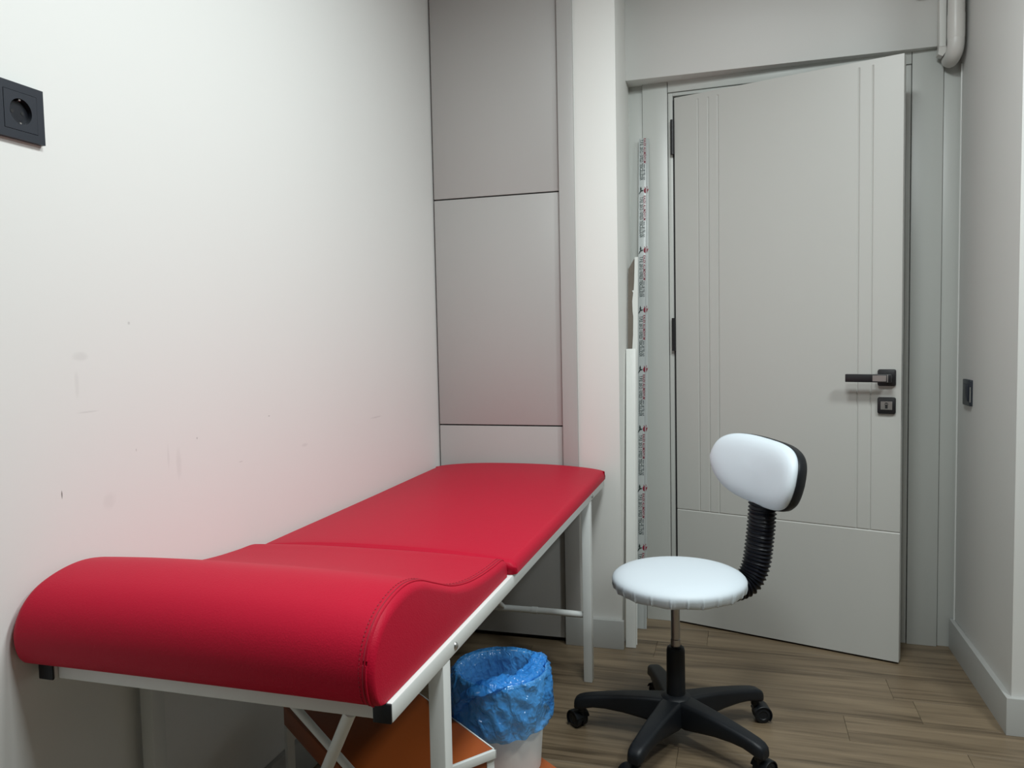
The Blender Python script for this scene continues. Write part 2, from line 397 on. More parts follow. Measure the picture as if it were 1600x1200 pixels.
# the leaf, standing ajar
LA = math.atan2(2.884 - 3.120, 0.513 + 0.25)
door = empty('door_1', (-0.25, 3.118, 0), LA); door['kind'] = 'structure'
LW, LZ0, LZ1, LT = 0.797, 0.008, 2.047, 0.040
def leaf_mesh():
    gu = [0.096, 0.136, 0.173, 0.660, 0.703]; gz = 0.457; wv = 0.0036; dep = 0.0030
    us = sorted([0.0035, LW] + [u + d for u in gu for d in (-wv, 0, wv)])
    zt = LZ1 - 0.022
    zs = sorted([LZ0, LZ1, zt, zt + wv] + [gz + d for d in (-wv, 0, wv)])
    def h(u, z):
        if abs(z - gz) < 1e-6: return dep
        if any(abs(u - g) < 1e-6 for g in gu) and gz - 1e-6 <= z <= zt + 1e-6: return dep
        return 0.0
    bm = nb()
    fr = [[bm.verts.new((u, h(u, z), z)) for u in us] for z in zs]
    bk = [[bm.verts.new((u, LT, z)) for u in us] for z in zs]
    nz, nu = len(zs), len(us)
    for j in range(nz - 1):
        for i in range(nu - 1):
            bm.faces.new((fr[j][i], fr[j][i + 1], fr[j + 1][i + 1], fr[j + 1][i])); bm.faces.new((bk[j][i], bk[j + 1][i], bk[j + 1][i + 1], bk[j][i + 1]))
    for i in range(nu - 1):
        for j in (0, nz - 1): bm.faces.new((fr[j][i], fr[j][i + 1], bk[j][i + 1], bk[j][i]))
    for j in range(nz - 1):
        for i in (0, nu - 1): bm.faces.new((fr[j][i], fr[j + 1][i], bk[j + 1][i], bk[j][i]))
    return bm
obj('leaf', leaf_mesh(), 'door', door, angle=20)
def flatx(u, v, wd):      # (u along leaf, z, out of the leaf towards the room)
    return Matrix(((1, 0, 0, u), (0, 0, -1, 0), (0, 1, 0, v), (0, 0, 0, 1)))
for z0, z1 in ((1.834, 1.965), (1.081, 1.208)):
    bm = nb(); tube(bm, [(-0.004, -0.004, z0), (-0.004, -0.004, z1)], 0.0075, 16)
    for z in (z0 + 0.03, z1 - 0.03): tube(bm, [(-0.004, -0.004, z - 0.0006), (-0.004, -0.004, z + 0.0006)], 0.0079, 16)
    obj('hinge', bm, 'black_metal', door)
HU, HZ = 0.7535, 0.985
ros = obj('handle_rosette', prism(nb(), rrect(0.056, 0.056, 0.006), 0, 0.010, flatx(HU, HZ, 0), 0.0015), 'black_metal', door)
bm = nb(); tube(bm, [(HU + 0.008, -0.008, HZ), (HU + 0.008, -0.046, HZ)], 0.010, 20)
box(bm, HU - 0.122, HU + 0.021, -0.060, -0.046, HZ - 0.0135, HZ + 0.0135, 0.002)
lev = obj('lever_handle', bm, 'black_metal', door)
obj('nickel_inlay', box(nb(), HU - 0.036, HU + 0.006, -0.0612, -0.058, HZ - 0.010, HZ + 0.010, 0.0004, 1), 'chrome', lev)
obj('nickel_edge', box(nb(), HU + 0.0085, HU + 0.0115, -0.0612, -0.058, HZ - 0.0125, HZ + 0.0125, 0.0004, 1), 'chrome', lev)
KZ = 0.8905
esc = obj('lock_escutcheon', prism(nb(), rrect(0.056, 0.056, 0.006), 0, 0.009, flatx(HU, KZ, 0), 0.0015), 'black_metal', door)
obj('nickel_plate', box(nb(), HU - 0.018, HU + 0.018, -0.0105, -0.0085, KZ - 0.014, KZ + 0.014, 0.0004, 1), 'chrome', esc)
bm = nb()
tube(bm, [(HU, -0.0100, KZ + 0.005), (HU, -0.0112, KZ + 0.005)], 0.0055, 18); box(bm, HU - 0.004, HU + 0.004, -0.0112, -0.0100, KZ - 0.010, KZ + 0.004)
obj('keyhole', bm, 'seal', esc)
obj('key_slot', box(nb(), HU - 0.0045, HU + 0.004, -0.0118, -0.0112, KZ + 0.0035, KZ + 0.0065), 'chrome', esc)
obj('lock_faceplate', box(nb(), LW - 0.0002, LW + 0.0012, 0.009, 0.031, 0.84, 1.06, 0.0004, 1), 'chrome', door)

# sealant bead in the right corner
bm = nb(); tube(bm, [(0.7245, 3.073, 0.107), (0.7245, 3.073, 2.05)], 0.0026, 8)
tag(obj('trim_6', bm, 'sealant'), kind='structure')

# ---------------------------------------------------------------- duct and trunking in the corner over the door
duct = empty('pipe_cover', (0.689, 3.003, 2.028))
tag(duct, 'rounded white plastic pipe cover bending into the wall in the upper right corner', 'pipe')
path = [(0, 0, z) for z in (0.585, 0.45, 0.30, 0.16)] + catmull([(0, 0, 0.09), (0, 0.002, 0.065), (-0.002, 0.012, 0.045), (-0.004, 0.030, 0.036), (-0.005, 0.060, 0.034)], 5)
obj('pipe', tube(nb(), path, 0.0258, 28), 'white_plastic', duct)
obj('collar', tube(nb(), [(0, 0, 0.16), (0, 0, 0.164), (0, 0, 0.09), (0, 0.0004, 0.086)], lambda i, n: (0.0259, 0.0268, 0.0268, 0.0259)[i], 28), 'white_plastic', duct)
tr = empty('cable_trunking', (0.655, 3.044, 2.080))
tag(tr, 'thin square white cable trunking running down beside the pipe cover', 'trunking')
obj('channel', box(nb(), -0.011, 0.011, -0.016, 0.016, 0.02, CEIL - 2.081, 0.001), 'white_plastic', tr)
obj('lid', box(nb(), -0.0095, 0.0095, -0.019, -0.016, 0.02, CEIL - 2.081, 0.0008), 'white_lam', tr)
bm = nb(); prism(bm, [(-0.011, 0.02), (0.011, 0.02), (0.011, 0.004), (0.0, -0.012), (-0.014, -0.004)], -0.017, 0.016, Matrix(((1, 0, 0, 0), (0, 0, 1, 0), (0, 1, 0, 0), (0, 0, 0, 1))))
obj('end_piece', bm, 'white_plastic', tr)
ob = tag(boxo('door_closer_rail', 0.572, 0.626, 3.022, Y_HEAD, 2.279, 2.33, 'white_plastic', None, 0.002), 'short white plastic box on the wall at the top edge beside the trunking', 'box')
ob.name = 'junction_box'

# ---------------------------------------------------------------- black socket on the left wall
so = empty('wall_socket', (XL, 1.0195, 1.5285))
tag(so, 'black square wall socket on the bright left wall', 'socket')
ux = Matrix(((0, 0, 1, 0), (1, 0, 0, 0), (0, 1, 0, 0), (0, 0, 0, 1)))
def ring_plate(bm, outer, r, d0, d1, mtx, n=48):
    """square-ish plate with a round hole"""
    op = []
    for k in range(n):
        a = 2 * PI * k / n; c, s = math.cos(a), math.sin(a); m_ = outer / max(abs(c), abs(s)); op.append((c * m_, s * m_))
    ip = [(r * math.cos(2 * PI * k / n), r * math.sin(2 * PI * k / n)) for k in range(n)]
    V = lambda p, d: bm.verts.new(mtx @ Vector((p[0], p[1], d)))
    o0 = [V(p, d0) for p in op]; o1 = [V(p, d1) for p in op]; i1 = [V(p, d1) for p in ip]; i0 = [V(p, d0) for p in ip]
    for k in range(n):
        j = (k + 1) % n
        bm.faces.new((o0[k], o0[j], o1[j], o1[k])); bm.faces.new((o1[k], o1[j], i1[j], i1[k])); bm.faces.new((i1[k], i1[j], i0[j], i0[k])); bm.faces.new((i0[k], i0[j], o0[j], o0[k]))
    return bm
bm = nb()
w2, i2 = 0.0445, 0.031
for a in ((-w2, w2, i2, w2), (-w2, w2, -w2, -i2), (-w2, -i2, -i2, i2), (i2, w2, -i2, i2)):
    prism(bm, [(a[0], a[2]), (a[1], a[2]), (a[1], a[3]), (a[0], a[3])], 0.0, 0.009, ux)
obj('cover_frame', bm, 'switch', so, angle=30)
obj('insert', ring_plate(nb(), 0.0303, 0.0205, 0.0, 0.0095, ux), 'switch', so, angle=30)
obj('well', tube(nb(), [(0.0003, 0, 0), (0.0013, 0, 0)], 0.0204, 40), 'switch_dark', so)
for dz in (-0.0185, 0.0185): obj('earth_clip', box(nb(), 0.001, 0.008, -0.002, 0.002, dz - 0.0015, dz + 0.0015, 0.0004, 1), 'chrome', so)
for dy in (-0.0095, 0.0095): obj('pin_hole', tube(nb(), [(0.0012, dy, 0), (0.0018, dy, 0)], 0.003, 14), 'seal', so)

# ---------------------------------------------------------------- dark switch on the right wall
sw = empty('wall_switch', (XR, 2.934, 0.932))
tag(sw, 'anthracite wall switch on the right wall beside the door', 'switch')
uxr = Matrix(((0, 0, -1, 0), (1, 0, 0, 0), (0, 1, 0, 0), (0, 0, 0, 1)))
obj('cover_frame', prism(nb(), rrect(0.086, 0.086, 0.003), 0, 0.009, uxr, 0.001), 'switch', sw)
obj('rocker', prism(nb(), rrect(0.056, 0.056, 0.002), 0.009, 0.0125, uxr, 0.0008), 'switch', sw)
obj('keycard_slot', prism(nb(), rrect(0.006, 0.04, 0.001), 0.0125, 0.0130, uxr), 'switch_dark', sw)
obj('bright_rim', box(nb(), -0.0095, -0.0065, -0.0440, -0.0430, -0.030, 0.020), 'chrome', sw)

# ================================================================ couch
couch = empty('examination_couch', (-0.795, 1.89, 0))
tag(couch, 'red vinyl examination couch with raised headrest on a white steel frame', 'couch')
CO = Vector(couch.location)
def cbox(name, x0, x1, y0, y1, z0, z1, m='white_metal', bev=0.002, parent=couch):
    return obj(name, box(nb(), x0 - CO.x, x1 - CO.x, y0 - CO.y, y1 - CO.y, z0, z1, bev), m, parent)
def ctube(name, pts, r, m='white_metal', parent=couch, seg=16):
    return obj(name, tube(nb(), [Vector(p) - CO for p in pts], r, seg), m, parent)
RZ0, RZ1 = 0.603, 0.633
XA, XB = -1.112, -0.478
YF, YE = 0.990, 2.775
for x0, x1 in ((XB - 0.030, XB), (XA, XA + 0.030)):
    r = cbox('side_rail', x0, x1, YF, YE, RZ0, RZ1, bev=0.003)
    bm = nb(); box(bm, x0 - CO.x + 0.0005, x1 - CO.x - 0.0005, YF - 0.004 - CO.y, YF - CO.y, RZ0 + 0.0005, RZ1 - 0.0005, 0.0015)
    obj('end_cap', bm, 'black_plastic', r)
    bm = nb(); box(bm, x0 - CO.x + 0.0005, x1 - CO.x - 0.0005, YE - CO.y, YE + 0.003 - CO.y, RZ0 + 0.0005, RZ1 - 0.0005, 0.001)
    obj('end_cap', bm, 'black_plastic', r)
for y in (YF + 0.006, 1.19, 1.578, 2.50, YE - 0.036):
    cbox('cross_rail', XA + 0.030, XB - 0.030, y, y + 0.028, RZ0 + (0.0 if y < 1.1 else 0.004), RZ1 - 0.002, bev=0.003)
LEGS = ((XB - 0.0285, XB - 0.0005, 1.187, 1.221), (XA + 0.003, XA + 0.031, 1.200, 1.234), (XB - 0.0285, XB - 0.0005, 2.496, 2.530), (XA + 0.003, XA + 0.031, 2.496, 2.530))
for x0, x1, y0, y1 in LEGS:
    cbox('leg', x0, x1, y0, y1, 0.0, RZ0, bev=0.002)
for y in (1.246, 2.538):
    bm = nb(); prof = [(0.0, 0.0038), (0.002, 0.0036), (0.004, 0.0026), (0.0055, 0.0012), (0.006, 0.0)]; prof = [(a * 1.25, b * 1.2) for a, b in prof]
    lathe(bm, prof[::-1], 20, cap=False)
    for v in bm.verts: v.co = Vector((XB - CO.x + v.co.z, y - CO.y + v.co.x, 0.616 + v.co.y))
    bmesh.ops.remove_doubles(bm, verts=bm.verts[:], dist=1e-5)
    obj('pivot_bolt', bm, 'chrome', couch)
for y in (1.208, 2.513):
    b = ctube('leg_brace', [(XB - 0.028, y, 0.222), (-0.60, y, 0.224), (-0.90, y, 0.224), (XA + 0.030, y, 0.222)], 0.0105)
    ctube('sleeve', [(-0.665, y, 0.224), (-0.685, y, 0.224)], 0.0118, parent=b)
ctube('folding_strut', [(-0.552, 1.004, 0.606), (-0.785, 1.205, 0.232)], 0.0095)
ctube('folding_strut', [(-0.895, 1.204, 0.610), (-0.492, 1.206, 0.222)], 0.0075)
ctube('folding_strut', [(-0.785, 2.505, 0.232), (-0.82, 1.95, 0.61)], 0.0085)
cbox('support_board', XA + 0.022, XB - 0.030, YF + 0.02, 1.580, RZ1, RZ1 + 0.004, 'gap', 0.0)
cbox('support_board', XA + 0.022, XB - 0.030, 1.612, YE - 0.01, RZ1, RZ1 + 0.004, 'gap', 0.0)

def pad(prof, x0, x1, r, nx=40, crown=0.0, zb=0.634, sub=5, sag=0.0):
    """closed y-z outline swept along x, its ends rounded by insetting the outline; returns bm and the outline at each x"""
    P = catmull([(0, p[0], p[1]) for p in prof], sub)
    P = [Vector((p.y, p.z)) for p in P]
    n = len(P); N = []
    for i in range(n):
        d = P[min(i + 1, n - 1)] - P[max(i - 1, 0)]; d.normalize(); N.append(Vector((-d.y, d.x)))
    # outline runs front-bottom -> over the top -> back-bottom; left normal points outwards
    xs = []
    for k in range(9): a = k / 8 * PI / 2; xs.append((x0 + r * (1 - math.cos(a)), r * (1 - math.sin(a))))
    m_ = nx
    for k in range(1, m_): xs.append((x0 + r + (x1 - x0 - 2 * r) * k / m_, 0.0))
    for k in range(9): a = (8 - k) / 8 * PI / 2; xs.append((x1 - r * (1 - math.cos(a)), r * (1 - math.sin(a))))
    bm = nb(); rings = []
    xc, hw = (x0 + x1) / 2, (x1 - x0) / 2
    for x, ins in xs:
        ring = []
        u = abs((x - xc) / hw)
        for p, nn in zip(P, N):
            wz = max(0.0, min(1.0, (p.y - zb) / 0.03))
            z = max(zb + 0.45 * (p.y - zb), p.y - max(0.0, nn.y) * ins * min(1.0, (p.y - zb) / 0.02)) + crown * wz * (1 - u ** 2.5)
            q = Vector((p.x - nn.x * ins * 0.7, 0))
            ring.append(bm.verts.new((x - CO.x, q.x - CO.y, z)))
        rings.append(ring)
    for i in range(len(rings) - 1):
        for k in range(n - 1): bm.faces.new((rings[i][k], rings[i + 1][k], rings[i + 1][k + 1], rings[i][k + 1]))
        bm.faces.new((rings[i][n - 1], rings[i + 1][n - 1], rings[i + 1][0], rings[i][0]))
    for ring in (rings[0], rings[-1]):          # end caps down to the base
        low = [bm.verts.new((v.co.x, min(max(v.co.y, ring[0].co.y), ring[-1].co.y), zb)) for v in ring]
        for k in range(n - 1): bm.faces.new((ring[k], ring[k + 1], low[k + 1], low[k]))
    return bm, P, N
HEAD = [(0.984, 0.634), (0.963, 0.640), (0.950, 0.659), (0.946, 0.690), (0.955, 0.720), (0.974, 0.744), (1.002, 0.761), (1.045, 0.772), (1.09, 0.774), (1.14, 0.764), (1.20, 0.741),
        (1.28, 0.711), (1.36, 0.692), (1.44, 0.681), (1.52, 0.675), (1.57, 0.673), (1.589, 0.668), (1.595, 0.655), (1.596, 0.634)]
bm, P, N = pad(HEAD, -1.121, -0.486, 0.016, crown=0.008)
hd = obj('head_cushion', bm, 'vinyl', couch, angle=70)
def on_head(x, i, lift):
    r, hw, d = 0.016, (1.121 - 0.486) / 2, -0.486 - x
    ins = r - math.sqrt(max(0.0, r * r - (r - d) ** 2)) if d < r else 0.0
    p, nn = P[i], N[i]; u = abs((x + (1.121 + 0.486) / 2) / hw); wz = max(0.0, min(1.0, (p.y - 0.634) / 0.03))
    z = max(0.634 + 0.45 * (p.y - 0.634), p.y - max(0.0, nn.y) * ins * min(1.0, (p.y - 0.634) / 0.02)) + 0.008 * wz * (1 - u ** 2.5)
    return Vector((x - CO.x, p.x - nn.x * ins * 0.7 + nn.x * lift - CO.y, z + nn.y * lift))
def seam(x, lift, r):
    return tube(nb(), [on_head(x, i, lift) for i in range(4, len(P) - 6)], r, 6)
obj('seam', seam(-0.4955, 0.0005, 0.0016), 'vinyl', hd)
obj('seam', seam(-0.5000, 0.0001, 0.0010), 'vinyl_seam', hd)
# single stitches along the front seam
bm = nb()
for i in range(6, len(P) - 10):
    p = on_head(-0.5060, i, 0.0003); q = on_head(-0.5060, i + 1, 0.0003)
    tube(bm, [p, p * 0.5 + q * 0.5], 0.0009, 5)
st = obj('stitching', bm, 'vinyl_seam', hd); st['kind'] = 'stuff'
BODY = [(1.602, 0.634), (1.598, 0.646), (1.600, 0.655), (1.610, 0.660), (1.65, 0.662), (1.90, 0.662), (2.20, 0.662), (2.50, 0.663), (2.745, 0.663), (2.772, 0.660), (2.785, 0.653), (2.788, 0.645), (2.784, 0.634)]
bm, P2, N2 = pad(BODY, -1.116, -0.471, 0.018, crown=0.019)
# a little plan rounding of the far corners
for v in bm.verts:
    x, y = v.co.x, v.co.y
    u = abs(x) / 0.317
    if y > 2.70 - CO.y: v.co.y -= 0.016 * max(0.0, (u - 0.72) / 0.28) ** 3 * min(1.0, (y + CO.y - 2.70) / 0.1)
obj('body_cushion', bm, 'vinyl', couch, angle=70)

# ================================================================ swivel stool
SX, SY = -0.182, 2.200
stool = empty('swivel_stool', (SX, SY, 0))
tag(stool, 'white-covered swivel stool with black five-arm castor base and backrest', 'stool')
PLE = 25
def seat_mod(j, a, r, z):
    fz = max(0.0, min(1.0, (0.466 - z) / 0.022))
    ph = (a * PLE / (2 * PI) + 0.13 * math.sin(a * 5.0)) % 1.0
    ridge = math.exp(-((ph - 0.5) / 0.035) ** 2) + 0.6 * math.exp(-((ph - 0.66) / 0.05) ** 2) * (math.sin(a * 7) > 0)
    return r + fz * (0.0042 * ridge - 0.0022 * math.exp(-((ph - 0.40) / 0.06) ** 2)), z - fz * fz * 0.0012 * math.sin(PLE * a * 0.5)
prof = [(0.001, 0.4915), (0.05, 0.4912), (0.09, 0.490), (0.125, 0.4875), (0.150, 0.484), (0.168, 0.479), (0.178, 0.4735), (0.1835, 0.468), (0.1855, 0.462), (0.1845, 0.454), (0.182, 0.447), (0.1795, 0.440), (0.176, 0.436), (0.165, 0.4345), (0.001, 0.4345)]
bm = lathe(nb(), prof, 400, seat_mod, cap=True)
sx_off = Vector((0.010, 0.0, 0))
for v in bm.verts: v.co += sx_off
obj('seat', bm, 'white_cover', stool, angle=60)
bm = lathe(nb(), [(0.001, 0.4345), (0.15, 0.4345), (0.152, 0.431), (0.148, 0.428), (0.001, 0.428)], 48)
for v in bm.verts: v.co += sx_off
obj('seat_base', bm, 'black_plastic', stool)
obj('mounting_plate', box(nb(), -0.075, 0.11, -0.05, 0.05, 0.415, 0.429, 0.003), 'black_metal', stool)
obj('gas_lift', lathe(nb(), [(0.0138, 0.26), (0.0138, 0.290), (0.0125, 0.2915), (0.0125, 0.416)], 28), 'chrome_dark', stool)
obj('column_sleeve', lathe(nb(), [(0.027, 0.095), (0.0262, 0.15), (0.0255, 0.258), (0.0235, 0.266), (0.0185, 0.270), (0.0140, 0.270), (0.0140, 0.255)], 32), 'black_plastic', stool)
hub = obj('hub', lathe(nb(), [(0.001, 0.062), (0.036, 0.062), (0.046, 0.075), (0.050, 0.105), (0.046, 0.122), (0.036, 0.130), (0.028, 0.134), (0.001, 0.134)], 40), 'black_plastic', stool)
def arm_mesh():
    bm = nb(); rings = []
    S = [(0.020, 0.126, 0.060, 0.060), (0.055, 0.1255, 0.0585, 0.056), (0.10, 0.123, 0.066, 0.050), (0.15, 0.119, 0.074, 0.0455), (0.20, 0.113, 0.078, 0.0415), (0.235, 0.108, 0.077, 0.039),
         (0.262, 0.103, 0.071, 0.038), (0.278, 0.098, 0.066, 0.036), (0.287, 0.092, 0.066, 0.031), (0.291, 0.085, 0.068, 0.024)]
    for r, zt, zb, wd in S:
        zb -= 0.005; h = zt - zb; rr = min(0.010, h * 0.35, wd * 0.3)
        ring = []
        for u, v in rrect(wd, h, rr, 4):
            k = 1.0 + 0.12 * (0.5 - (v / h + 0.5))        # a little wider at the bottom
            ring.append(bm.verts.new((r, u * k * 1.14, (zt + zb) / 2 + v)))
        rings.append(ring)
    n = len(rings[0])
    for i in range(len(rings) - 1):
        for k in range(n): bm.faces.new((rings[i][k], rings[i][(k + 1) % n], rings[i + 1][(k + 1) % n], rings[i + 1][k]))
    bm.faces.new(rings[0][::-1]); bm.faces.new(rings[-1])
    # socket under the tip
    m_ = nb()
    tube(bm, [(0.270, 0, 0.078), (0.270, 0, 0.052)], 0.0115, 18)
    return bm
def caster_mesh():
    bm = nb()
    tube(bm, [(0, 0, 0.045), (0, 0, 0.066)], 0.0055, 12)
    # hood over both wheels
    seg = 20; rings = []
    for y in (-0.0235, -0.022, 0.022, 0.0235):
        rr = 0.0268 if abs(y) < 0.023 else 0.0255
        rings.append([(0.019 + rr * math.cos(a) * 1.0, y, 0.025 + rr * math.sin(a)) for a in [(-0.25 + 1.15 * k / seg) * PI for k in range(seg + 1)]])
    V = [[bm.verts.new(p) for p in r] for r in rings]
    W = [[bm.verts.new((0.019 + (p[0] - 0.019) * 0.93, p[1], 0.025 + (p[2] - 0.025) * 0.93)) for p in r] for r in rings]
    for i in range(3):
        for k in range(seg):
            bm.faces.new((V[i][k], V[i][k + 1], V[i + 1][k + 1], V[i + 1][k])); bm.faces.new((W[i][k], W[i + 1][k], W[i + 1][k + 1], W[i][k + 1]))
    for k in range(seg):
        bm.faces.new((V[0][k], W[0][k], W[0][k + 1], V[0][k + 1])); bm.faces.new((V[3][k], V[3][k + 1], W[3][k + 1], W[3][k]))
    for i in range(3):
        bm.faces.new((V[i][0], V[i + 1][0], W[i + 1][0], W[i][0])); bm.faces.new((V[i][seg], W[i][seg], W[i + 1][seg], V[i + 1][seg]))
    box(bm, -0.004, 0.016, -0.004, 0.004, 0.022, 0.050, 0.001)
    return bm
def wheel_mesh(y0, y1):
    bm = nb(); s = 1 if y1 > y0 else -1
    pts = [(0.001, y0), (0.022, y0), (0.0238, y0 + s * 0.0015), (0.0245, y0 + s * 0.006), (0.0235, y1 - s * 0.003), (0.020, y1 - s * 0.001), (0.013, y1), (0.011, y1 - s * 0.002), (0.001, y1 - s * 0.002)]
    lathe(bm, pts, 28)
    for v in bm.verts: v.co = Vector((0.019 + v.co.x, v.co.z, 0.0245 + v.co.y))
    return bm
arm0 = cast0 = wh0 = None
ARMA = [181, 109, 37, -35, 253]
CASTA = [140, -50, 15, 50, 200]
for i, (a, ca) in enumerate(zip(ARMA, CASTA)):
    if i == 0:
        arm0 = obj('base_arm', arm_mesh(), 'black_plastic', stool, angle=35); arm = arm0
        cast0 = obj('castor', caster_mesh(), 'black_plastic', stool, angle=35); c = cast0
        wh0 = [obj('wheel', wheel_mesh(0.003, 0.021), 'black_plastic', c), obj('wheel', wheel_mesh(-0.003, -0.021), 'black_plastic', c)]
    else:
        arm = link(arm0.copy(), stool); c = link(cast0.copy(), stool)
        for wv in wh0: link(wv.copy(), c)
    arm.rotation_euler = (0, 0, math.radians(a))
    c.location = (0.270 * math.cos(math.radians(a)), 0.270 * math.sin(math.radians(a)), 0); c.rotation_euler = (0, 0, math.radians(ca))
# backrest on a bellows-covered bar
BA = math.radians(30)
bd = Vector((math.cos(BA), math.sin(BA), 0)); bt = Vector((-math.sin(BA), math.cos(BA), 0)); upv = Vector((0, 0, 1))
bar = catmull([bd * 0.15 + upv * 0.418, bd * 0.19 + upv * 0.420, bd * 0.228 + upv * 0.436, bd * 0.252 + upv * 0.478, bd * 0.263 + upv * 0.540, bd * 0.271 + upv * 0.610, bd * 0.276 + upv * 0.685], 34)
lens = [0]
for i in range(1, len(bar)): lens.append(lens[-1] + (bar[i] - bar[i - 1]).length)
def bel(i, n):
    k = 0.5 - 0.5 * math.cos(2 * PI * lens[i] / 0.0112)
    k = k ** 1.6
    return (0.043 + 0.006 * k, 0.031 + 0.006 * k)
obj('bellows', tube(nb(), bar, bel, 36, side=bt), 'bellows', stool, angle=80)
BC = bd * 0.278 + upv * 0.749
BA = math.radians(41); bd = Vector((math.cos(BA), math.sin(BA), 0)); bt = Vector((-math.sin(BA), math.cos(BA), 0))
tilt = math.radians(11)
bn = (-bd * math.cos(tilt) + upv * math.sin(tilt)).normalized(); bu = (upv * math.cos(tilt) + bd * math.sin(tilt)).normalized()
roll = math.radians(6); bt, bu = bt * math.cos(roll) + bu * math.sin(roll), bu * math.cos(roll) - bt * math.sin(roll)
HW, HH = 0.177, 0.096
def outline(a):
    c, s = math.cos(a), math.sin(a); e = 2.0 / 3.2
    u = math.copysign(abs(c) ** e, c); v = math.copysign(abs(s) ** e, s)
    if v < 0: u *= 1 - (0.22 if u > 0 else 0.08) * abs(v) ** 1.2
    else: u *= 1 - 0.06 * v
    return u * HW, v * HH
def bpt(u, v, d):
    return BC + bt * u + bu * v + bn * (d + 0.048 * (u / HW) ** 2)
def blob(ring_list, seg=72):
    bm = nb(); rings = []
    for rho, d in ring_list:
        ring = []
        for k in range(seg):
            u, v = outline(2 * PI * k / seg); ring.append(bm.verts.new(bpt(u * rho, v * rho, d)))
        rings.append(ring)
    for i in range(len(rings) - 1):
        for k in range(seg): bm.faces.new((rings[i][k], rings[i][(k + 1) % seg], rings[i + 1][(k + 1) % seg], rings[i + 1][k]))
    bm.faces.new(rings[0][::-1]); bm.faces.new(rings[-1]); return bm
obj('back_cushion', blob([(0.02, 0.045), (0.25, 0.0445), (0.45, 0.043), (0.62, 0.0405), (0.76, 0.0365), (0.87, 0.030), (0.94, 0.022), (0.98, 0.013), (0.985, 0.004), (0.97, -0.002), (0.90, -0.003), (0.02, -0.003)]), 'white_cover', stool, angle=70)
obj('back_shell', blob([(0.02, -0.003), (0.95, -0.003), (0.99, -0.001), (1.0, -0.004), (1.0, -0.014), (0.985, -0.026), (0.94, -0.036), (0.8, -0.042), (0.4, -0.045), (0.02, -0.046)]), 'black_plastic', stool, angle=60)

# ================================================================ step stool and waste bin under the couch
ERC = Vector((-0.491, 1.494, 0)); e1 = Vector((-0.62, -0.785, 0)).normalized(); e2 = Vector((-0.785, 0.62, 0)).normalized()
ang = math.atan2(-e2.y, -e2.x)
step = empty('step_stool', ERC, ang)      # local x = -e2 (towards the room), local y = -e1
tag(step, 'two-tread step stool with orange-brown tops and white frame under the couch', 'step stool')
UL, UD, UZ = 0.46, 0.29, 0.30
LD, LZ = 0.22, 0.15
obj('tread', box(nb(), -UL, -0.004, -UD + 0.004, -0.004, UZ - 0.045, UZ, 0.002), 'orange', step)
obj('tread', box(nb(), -UL, -0.004, 0.004, LD, LZ - 0.03, LZ, 0.002), 'orange', step)
obj('edge_rail', box(nb(), -0.004, 0.004, -UD, 0.0, UZ - 0.018, UZ, 0.001), 'white_metal', step)
obj('edge_rail', box(nb(), -UL, 0.004, -0.0035, 0.0, UZ - 0.018, UZ, 0.001), 'white_metal', step)
for x, y, h in ((-0.02, -UD + 0.004, UZ - 0.018), (-UL, -UD + 0.004, UZ - 0.045), (-0.02, -0.020, UZ - 0.018), (-UL, -0.020, UZ - 0.045), (-0.02, LD - 0.02, LZ - 0.03), (-UL, LD - 0.02, LZ - 0.03)):
    obj('leg', box(nb(), x, x + 0.018, y, y + 0.018, 0, h, 0.001), 'white_metal', step)
# bin
BX, BY, BZ, BH = -0.540, 1.702, 0.1505, 0.230
bn_ = empty('waste_bin', (BX, BY, BZ))
tag(bn_, 'white plastic waste bin standing on the lower step beside the couch leg', 'bin')
R0, R1 = 0.088, 0.104
obj('bin_body', lathe(nb(), [(0.001, 0.0), (R0 - 0.003, 0.0), (R0, 0.003), (R1, BH - 0.006), (R1 + 0.003, BH - 0.004), (R1 + 0.003, BH), (R1 - 0.002, BH), (R1 - 0.004, BH - 0.006), (R0 - 0.004, 0.005), (0.001, 0.005)], 56), 'bin', bn_)
